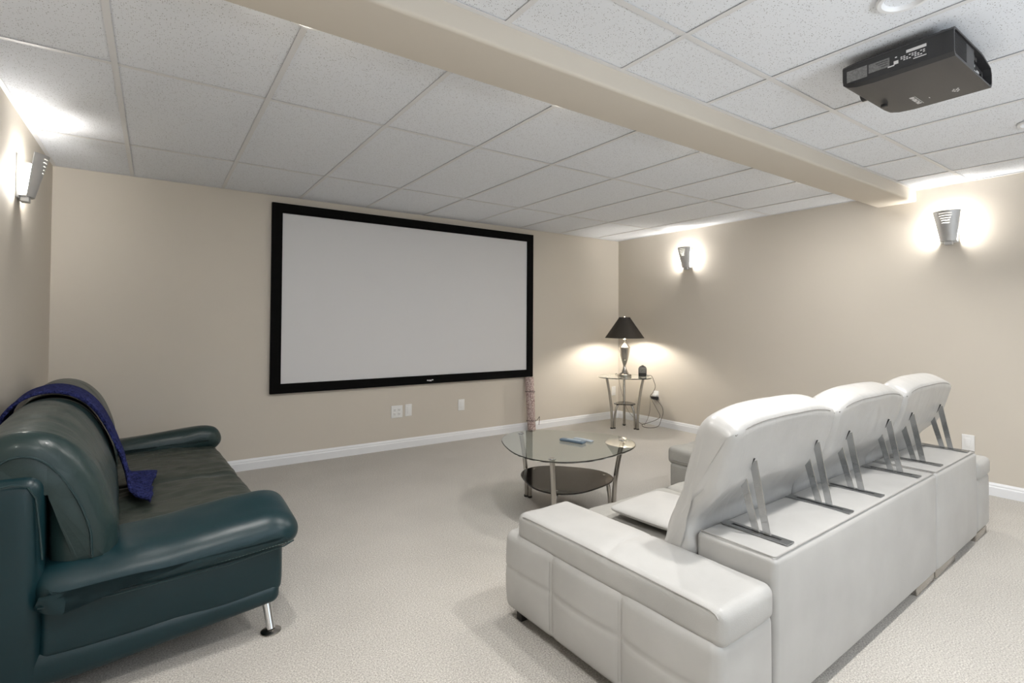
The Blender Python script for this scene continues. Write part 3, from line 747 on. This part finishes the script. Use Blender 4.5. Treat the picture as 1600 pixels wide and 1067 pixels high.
# arms: quilted base panel + thick pad on top
def arm(u0, u1, side):
    vl = 1.0
    def fb_(v):
        x, y, z = v
        outer = (u0 if side < 0 else u1)
        if abs(x-outer) < 0.05:
            gv = 0
            for c_ in (0.36, 0.71): gv = max(gv, math.exp(-((y-c_)/0.011)**2))
            gh = math.exp(-((z-(0.225+0.0*y))/0.009)**2)
            puffy = 0.018*abs(math.sin(PI*min(max((y-0.02)/0.345, 0), 2.9)))**0.6*(1-abs(2*(z-0.05)/0.33-1)**3)
            d = puffy*(1-0.0)-0.006*max(gv, gh*0.8)
            x += side*d
        if y > 0.95: x, y = x, y+0.010*(1-((x-(u0+u1)/2)/0.17)**2)
        return Vector((x, y, z))
    g = G(); rbox(g, u0, u1, 0.002, 1.010, 0.042, 0.372, 0.032, n=(5, 84, 26), puff=(0, 0.006, 0), fn=fb_, nb=5)
    ab = mk('arm_base', g, M_wl, ws)
    def fp_(v):
        x, y, z = v
        z += 0.004*noise.noise(Vector((x*8, y*5, 1)))
        if z > 0.44: z -= 0.0045*math.exp(-((y-0.43-0.04*math.sin((x-u0)*9))/0.008)**2)
        x += 0.004*noise.noise(Vector((x*2, y*5, z*5)))
        return Vector((x, y, z))
    g = G(); rbox(g, u0+0.008, u1-0.008, 0.0-0.004, 0.945, 0.352, 0.462, 0.030, n=(14, 60, 4), puff=(0.004, 0.008, 0.012), fn=fp_, nb=5)
    ap = mk('arm_pad', g, M_wlp, ws)
    ou = u0+0.012 if side < 0 else u1-0.012
    g = G(); tube(g, catmull([(ou, 0.012, 0.44), (ou+0.001, 0.03, 0.453), (ou, 0.1, 0.457), (ou, 0.5, 0.459), (ou, 0.85, 0.457), (ou+0.002, 0.905, 0.451)], 4, False), 0.0026, 6)
    mk('piping', g, M_wpipe, ap)
    if side < 0:   # double stitching of the quilted panel
        for c_ in (0.36, 0.71):
            for d_ in (-0.009, 0.009):
                g = G(); tube(g, [fb_(Vector((u0, c_+d_, z)))+Vector((-0.0002, 0, 0)) for z in [0.075+0.265*k/14 for k in range(15)]], 0.0009, 5); mk('stitching', g, M_wpipe, ab)
    return ab
arm(-0.312, -0.004, -1); arm(2.350, 2.640, 1)
# headrests: raised, leaning back on flat steel stays
rear_pts = [(0.292, 0.515), (0.286, 0.565), (0.250, 0.618), (0.186, 0.695), (0.152, 0.79), (0.132, 0.86), (0.122, 0.910)]
front_pts = [(0.215, 0.965), (0.265, 0.930), (0.290, 0.86), (0.318, 0.76), (0.348, 0.66), (0.385, 0.56), (0.415, 0.47), (0.42, 0.42), (0.33, 0.40), (0.285, 0.45)]
hp = catmull(rear_pts+[(0.140, 0.936)]+front_pts, 5)
def headrest(u0, u1, seed):
    def warp(p, t):
        u = (t-u0)/(u1-u0); e = abs(2*u-1)
        k = max(0, min(1, (p.y-0.5)/0.45))
        y = p.y+k*(0.018-0.045*e**3.5)
        x = p.x+k*(-0.006*(1-e*e))+0.004*noise.noise(Vector((p.x*8, p.y*8, t*7+seed)))
        low = math.exp(-((p.y-0.62)/0.05)**2)*0.010*(1-e)     # shallow pulled-in band
        rearish = 1 if p.x < 0.30 and p.y < .9 else 0
        x += low*rearish*1.0+0.006*noise.noise(Vector((t*22+p.y*10, p.y*7, seed+4)))*max(0, 1-k)*(1+1.2*e**4)
        return Vector((x, y))
    g = G(); loft(g, hp, u0, u1, 0.045, 0.045, 26, lambda p, q, t: (t, p, q), nb=7, bulge=0.010, warp=warp, capin=5)
    hr = mk('headrest', g, M_wlh, ws)
    seam = []
    for k in range(25):
        u = k/24; t = u0+0.022+(u1-u0-0.044)*u; e = abs(2*((t-u0)/(u1-u0))-1)
        q = warp(Vector((0.124, 0.915)), t); off = 0.0 if 0.06 < u < 0.94 else 0.010
        seam.append((t, q.x-0.001+off*0.4, q.y-off*0.2))
    g = G(); tube(g, seam, 0.0024, 6); mk('piping', g, M_seam, hr)
    return hr
headrest(-0.030, 0.772, 1); headrest(0.778, 1.590, 5); headrest(1.600, 2.420, 9)
# slot plates and the twin stays
for u in (0.148, 0.640, 0.962, 1.440, 1.782, 2.278):
    g = G(); z0_, z1_ = 0.5335, 0.5375
    box(g, u-0.023, u+0.023, 0.024, 0.055, z0_, z1_); box(g, u-0.023, u+0.023, 0.232, 0.266, z0_, z1_)
    box(g, u-0.023, u-0.007, 0.055, 0.232, z0_, z1_); box(g, u+0.007, u+0.023, 0.055, 0.232, z0_, z1_)
    sp = mk('slot_plate', g, M_plateSteel, ws, smooth=False)
    g = G(); box(g, u-0.007, u+0.007, 0.055, 0.232, z0_-0.001, z0_+0.0006); mk('slot', g, M_slot, sp, smooth=False)
    for (v0, v1, zt) in ((0.103, 0.152, 0.775), (0.142, 0.190, 0.704)):
        g = G(); w2 = 0.0125
        vs_ = [(x, y, z) for x in (u-0.0025, u+0.0025) for y, z in ((v0-w2, 0.534), (v0+w2, 0.534), (v1+w2, zt), (v1-w2, zt+0.012))]
        g.add(vs_, [(0, 1, 2, 3), (7, 6, 5, 4)]+[(i, i+4, (i+1) % 4+4, (i+1) % 4) for i in range(4)]); mk('support_bar', g, M_bar, ws, smooth=False)
    g = G()    # dark opening in the cushion where the bars enter
    g.add([(u-0.004, 0.184, 0.702), (u+0.004, 0.184, 0.702), (u+0.004, 0.146, 0.792), (u-0.004, 0.146, 0.792), (u-0.004, 0.196, 0.702), (u+0.004, 0.196, 0.702), (u+0.004, 0.156, 0.795), (u-0.004, 0.156, 0.795)],
          [(0, 1, 2, 3), (7, 6, 5, 4), (0, 4, 5, 1), (1, 5, 6, 2), (2, 6, 7, 3), (3, 7, 4, 0)])
    mk('cushion_slot', g, M_slot, ws, smooth=False)
# low metal feet and the dark underside
def foot(u0, u1, v0, v1, mat=None):
    g = G(); rbox(g, u0, u1, v0, v1, 0.0, 0.043, 0.004, n=(1, 1, 1), nb=2); mk('foot', g, mat or M_steel, ws)
foot(1.335, 1.590, 0.010, 0.07); foot(1.612, 1.945, 0.010, 0.07); foot(2.36, 2.60, 0.010, 0.07); foot(-0.29, 0.0, 0.010, 0.07)
foot(-0.285, -0.05, 0.93, 0.965, M_rubber); foot(2.36, 2.60, 0.93, 0.99); foot(1.62, 1.9, 1.48, 1.55); foot(2.1, 2.33, 1.48, 1.55)
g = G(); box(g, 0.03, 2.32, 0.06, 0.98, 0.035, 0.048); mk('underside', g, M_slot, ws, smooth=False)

# loose seat pillow beside the near arm
cz0 = 0.362
def pilfn(v):
    a_ = ((v.x)/0.19, (v.y)/0.18)
    k = max(0, (1-abs(a_[0])**2.6))*max(0, (1-abs(a_[1])**2.6))
    return Vector((v.x, v.y, v.z*(0.22+0.78*k**0.5)+0.034))
g = G(); rbox(g, -0.19, 0.19, -0.18, 0.18, -0.033, 0.033, 0.028, n=(14, 14, 3), fn=pilfn)
pl_ = mk('seat_pillow', g, M_wl, None, loc=(0, 0, 0))
R_ = Matrix.Rotation(WS, 4, 'Z')
pos = Vector((1.605, 0.861, 0))+R_ @ Vector((0.370, 0.690, 0.373))
pl_.location = pos; pl_.rotation_euler = (0, 0, WS+0.06)
tag(pl_, 'flat white leather cushion on the seat beside the near arm of the white sofa', 'cushion')
g = G(); tube(g, [(0.19*math.copysign(abs(math.cos(a_))**0.35, math.cos(a_)), 0.18*math.copysign(abs(math.sin(a_))**0.35, math.sin(a_)), 0.034) for a_ in [2*PI*k/60 for k in range(60)]], 0.003, 6, True)
mk('piping', g, M_wpipe, pl_)

# ================================================================== TABLES (three splayed legs, glass top, dark lower shelf)
def tri_outline(R, amp, ph, n=72):
    return [((R+amp*math.cos(3*(2*PI*k/n-ph)))*math.cos(2*PI*k/n), (R+amp*math.cos(3*(2*PI*k/n-ph)))*math.sin(2*PI*k/n)) for k in range(n)]
def make_table(name, label, cat, loc, top_z, R, amp, ph, foot_r, top_r, leg_r, shelf_z, shelf_R, shelf_amp, inner_off, shelf_ph=None):
    t = thing(name, label, cat, loc)
    g = G(); disc_poly(g, tri_outline(R, amp, ph), top_z-0.010, top_z, 0.008); mk('glass_top', g, M_glass, t, sharp=14)
    g = G(); disc_poly(g, tri_outline(shelf_R, shelf_amp, ph), shelf_z-0.010, shelf_z, 0.02); mk('lower_shelf', g, M_shelf, t, sharp=14)
    for k in range(3):
        a_ = ph+2*PI*k/3; ca, sa = math.cos(a_), math.sin(a_)
        def at(r, z): return (r*ca, r*sa, z)
        tz = top_z-0.020
        pts = [at(foot_r+(top_r-foot_r)*(s_**2.0), 0.012+(tz-0.012)*s_) for s_ in [i/12 for i in range(13)]]
        g = G(); tube(g, pts, leg_r, 14); lg = mk('leg', g, M_steel, t)
        g = G(); lathe(g, [(0, tz-0.004), (leg_r*1.05, tz-0.004), (leg_r*1.05, tz+0.004), (leg_r*1.5, tz+0.008), (leg_r*1.5, top_z-0.0105), (0, top_z-0.0105)], at(top_r, 0), 18); mk('glass_mount', g, M_chrome, lg)
        g = G(); lathe(g, [(0, top_z+0.0003), (leg_r*1.25, top_z+0.0003), (leg_r*1.1, top_z+0.003), (0, top_z+0.004)], at(top_r, 0), 18); mk('top_disc', g, M_chrome, lg)
        g = G(); r1 = foot_r-leg_r*1.9
        q = catmull([at(r1, 0.012), at(r1-0.004, shelf_z*0.35), at(r1-inner_off*0.30, shelf_z*0.70), at(r1-inner_off*0.75, shelf_z*0.93), at(r1-inner_off, shelf_z-0.011)], 4, False)
        tube(g, q, leg_r*0.82, 12); mk('inner_leg', g, M_steel, t)
        g = G(); tube(g, [at(foot_r+leg_r*0.2, 0.0), at(foot_r+leg_r*0.2, 0.0125)], leg_r*1.15, 14); tube(g, [at(r1, 0.0), at(r1, 0.0125)], leg_r*0.95, 14); mk('foot_pad', g, M_rubber, lg)
    return t
make_table('coffee_table', 'glass-topped coffee table with dark shelf in front of the white sofa', 'table', (2.31, 2.69, 0), 0.45, 0.454, 0.037, math.radians(99), 0.362, 0.425, 0.0165, 0.215, 0.312, 0.027, 0.05)
ph2 = math.atan2(4.50-4.39, 4.84-4.72)
make_table('side_table', 'small glass side table with nickel legs in the far corner', 'side table', (4.72, 4.39, 0), 0.625, 0.312, 0.022, ph2+0.03, 0.172, 0.245, 0.0165, 0.300, 0.125, 0.012, 0.06)

# ================================================================== TABLE LAMP
ZT = 0.6255
tl = thing('table_lamp', 'nickel urn table lamp with flared black shade on the side table', 'lamp', (4.745, 4.415, ZT))
g = G(); lathe(g, [(0, 0), (0.085, 0), (0.087, 0.004), (0.085, 0.022), (0.078, 0.028), (0.062, 0.034), (0, 0.036)], seg=36); mk('base', g, M_steel, tl)
b_ = [(0.0, 0.034), (0.055, 0.036), (0.042, 0.055), (0.027, 0.085), (0.018, 0.115), (0.017, 0.130), (0.024, 0.150), (0.036, 0.185), (0.050, 0.235), (0.061, 0.290), (0.067, 0.340), (0.068, 0.352), (0.062, 0.358), (0.050, 0.372), (0.034, 0.395), (0.026, 0.420), (0.024, 0.450), (0.018, 0.456), (0.018, 0.480), (0, 0.482)]
g = G(); lathe(g, b_, seg=36); mk('urn_body', g, M_steel, tl)
g = G(); lathe(g, [(0, 0.48), (0.013, 0.482), (0.013, 0.515), (0, 0.517)], seg=18); mk('socket', g, M_steel, tl)
g = G(); lathe(g, [(0, 0.512), (0.014, 0.520), (0.029, 0.560), (0.031, 0.585), (0.022, 0.610), (0, 0.622)], seg=20); mk('bulb', g, M_bulb2, tl)
g = G(); lathe(g, [(0.236, 0.468), (0.0665, 0.716), (0.0650, 0.716), (0.2345, 0.468), (0.236, 0.468)], seg=48, cap=False); sh = mk('shade', g, M_shade, tl)
g = G(); lathe(g, [(0.2342, 0.469), (0.0646, 0.7155)], seg=48, cap=False); mk('lining', g, M_shadein, sh)
for r_, z_ in ((0.2352, 0.468), (0.0658, 0.717)):
    g = G(); tube(g, [(r_*math.cos(2*PI*k/40), r_*math.sin(2*PI*k/40), z_) for k in range(40)], 0.003, 6, True); mk('rim', g, M_black, sh)
g = G()
for k in range(3): a_ = 2*PI*k/3; tube(g, [(0, 0, 0.712), (0.065*math.cos(a_), 0.065*math.sin(a_), 0.714)], 0.0018, 6)
tube(g, [(0.0, 0, 0.712), (0.03, 0, 0.70), (0.045, 0, 0.62), (0.04, 0, 0.54), (0.014, 0, 0.49)], 0.0015, 6); tube(g, [(0.0, 0, 0.712), (-0.03, 0, 0.70), (-0.045, 0, 0.62), (-0.04, 0, 0.54), (-0.014, 0, 0.49)], 0.0015, 6)
mk('harp', g, M_steel, tl)
g = G(); lathe(g, [(0, 0.714), (0.006, 0.714), (0.006, 0.722), (0.011, 0.730), (0.008, 0.738), (0, 0.742)], seg=14); mk('finial', g, M_steel, tl)

# alarm clock on the side table
ck = thing('alarm_clock', 'small grey and black alarm clock on the side table beside the lamp', 'clock', (4.905, 4.270, ZT), math.radians(-52))
pf = [(-0.046, 0.0), (0.046, 0.0), (0.048, 0.010), (0.048, 0.095), (0.040, 0.115), (0.022, 0.127), (-0.022, 0.127), (-0.040, 0.115), (-0.048, 0.095), (-0.048, 0.010)]
g = G(); loft(g, pf, -0.030, 0.030, 0.004, 0.004, 2, lambda p, q, t: (p, t, q), nb=3); mk('case', g, M_clock, ck)
g = G(); rbox(g, -0.040, 0.040, -0.0335, -0.029, 0.052, 0.112, 0.002, n=(1, 1, 1), nb=2); fc = mk('face', g, M_clockg, ck)
g = G()
for x, z in ((-0.02, 0.092), (0.0, 0.080), (0.022, 0.092), (-0.01, 0.068)): lathe(g, [(0, -0.0355), (0.004, -0.0350), (0.004, -0.0335), (0, -0.0335)], (x, 0, z), 10, 'y')
mk('button', g, M_clock, fc)
g = G(); rbox(g, -0.042, 0.042, -0.0345, -0.029, 0.042, 0.050, 0.001, n=(1, 1, 1), nb=2); mk('trim_strip', g, M_clockg, ck)
g = G(); rbox(g, -0.014, 0.014, -0.012, 0.012, 0.125, 0.136, 0.004, n=(1, 1, 1), nb=2); mk('snooze_button', g, M_clock, ck)

# adapter plugged into the outlet, cords
ad = thing('power_adapter', 'black plug adapter in the outlet beside the side table', 'adapter', (X0-0.0112, 4.272, 0.345))
g = G(); rbox(g, -0.036, 0.0, -0.048, 0.048, -0.020, 0.016, 0.005, n=(1, 2, 1), nb=2); mk('plug_body', g, M_clock, ad)
g = G(); rbox(g, -0.030, 0.0, -0.03, 0.028, 0.018, 0.05, 0.005, n=(1, 2, 1), nb=2); mk('white_plug', g, M_plate, ad)
g = G(); tube(g, catmull([(4.93, 4.29, 0.640), (4.99, 4.265, 0.632), (5.035, 4.24, 0.622), (5.06, 4.225, 0.560), (5.075, 4.215, 0.49), (5.06, 4.24, 0.42), (5.04, 4.26, 0.37), (5.06, 4.20, 0.25), (5.07, 4.14, 0.15), (5.05, 4.17, 0.10), (5.0, 4.25, 0.055), (4.97, 4.33, 0.02), (4.93, 4.27, 0.006), (4.97, 4.18, 0.006), (5.03, 4.13, 0.03), (5.07, 4.12, 0.11), (5.09, 4.11, 0.18), (5.11, 4.14, 0.25), (5.12, 4.20, 0.30), (5.13, 4.236, 0.322)], 6, False), 0.0032, 6)
def part_of(o, root):
    o.parent = root; o.matrix_parent_inverse = (Matrix.Translation(root.location) @ Matrix.Rotation(root.rotation_euler.z, 4, 'Z')).inverted()
c1 = mk('cord', g, M_cord, None); part_of(c1, ck)
g = G(); tube(g, catmull([(4.745, 4.505, 0.634), (4.80, 4.62, 0.632), (4.95, 4.72, 0.60), (4.99, 4.70, 0.40), (5.01, 4.60, 0.15), (5.04, 4.40, 0.006), (5.07, 4.36, 0.03), (5.10, 4.33, 0.15), (5.125, 4.335, 0.28), (5.130, 4.345, 0.36)], 6, False), 0.0022, 6)
c2 = mk('cord', g, M_cord, None); part_of(c2, tl)

# ================================================================== REMOTES on the coffee table
def remote(name, label, cx, cy, rz, L_, W_, hh, mat, nb_):
    t = thing(name, label, 'remote', (cx, cy, 0.4505), rz, 'remote controls on the coffee table')
    g = G(); rbox(g, -L_/2, L_/2, -W_/2, W_/2, 0, hh, 0.008, n=(6, 2, 1), nb=3, fn=lambda v: Vector((v.x, v.y*(1-0.12*math.cos(v.x/L_*PI*1.6)), v.z))); mk('case', g, mat, t)
    for i in range(nb_):
        for j in (-1, 0, 1):
            g = G(); lathe(g, [(0, 0), (0.0045, 0), (0.0042, 0.0016), (0, 0.002)], (-L_*0.18+i*0.015, j*W_*0.24, hh-0.0002), 8); mk('button', g, M_btn, t)
p1, p2 = Vector((2.345, 2.765)), Vector((2.405, 2.575)); d = p2-p1
remote('remote_control', 'slate blue remote control with pale buttons on the glass coffee table', (p1.x+p2.x)/2-0.005, (p1.y+p2.y)/2+0.01, math.atan2(d.y, d.x), 0.185, 0.052, 0.018, M_remote, 7)
p1, p2 = Vector((2.452, 2.735)), Vector((2.480, 2.610))
remote('remote_control', 'smaller pale grey remote control behind the slate blue one', 2.462, 2.672, math.atan2(p2.y-p1.y, p2.x-p1.x), 0.150, 0.040, 0.012, M_remote2, 4)

# ================================================================== WRAPPED ROLL against the back wall
rl = thing('wrapped_roll', 'tall roll in pink printed wrap standing against the back wall below the screen', 'roll', (3.640, 4.830, 0), 0)
def lean(v): return Vector((v.x-0.022*v.z/0.6, v.y+0.022*v.z/0.6, v.z))
def rollfn(v):
    a_ = math.atan2(v.y, v.x); r = 1+0.05*math.sin(2*a_+v.z*3)+0.06*noise.noise(Vector((v.x*14, v.y*14, v.z*7)))
    return lean(Vector((v.x*r, v.y*r, v.z)))
g = G(); lathe(g, [(0, 0.002), (0.045, 0.002), (0.052, 0.010)]+[(0.053-0.004*abs(math.sin(k*1.7)), 0.02+0.6*k/20) for k in range(21)]+[(0.048, 0.632), (0.03, 0.637), (0, 0.632)], seg=28, fn=rollfn); mk('wrap', g, M_roll, rl)
for z in (0.13, 0.47):
    g = G(); tube(g, [lean(Vector((0.0560*math.cos(2*PI*k/30), 0.0560*math.sin(2*PI*k/30), z+0.004*math.sin(2*PI*k/30*2)))) for k in range(30)], 0.003, 6, True)
    if z < 0.3: tube(g, catmull([(0.048, -0.03, z), (0.065, -0.045, z+0.03), (0.072, -0.05, z+0.045), (0.070, -0.05, z), (0.062, -0.052, z-0.05)], 4, False), 0.003, 6)
    mk('string', g, M_cord, rl)
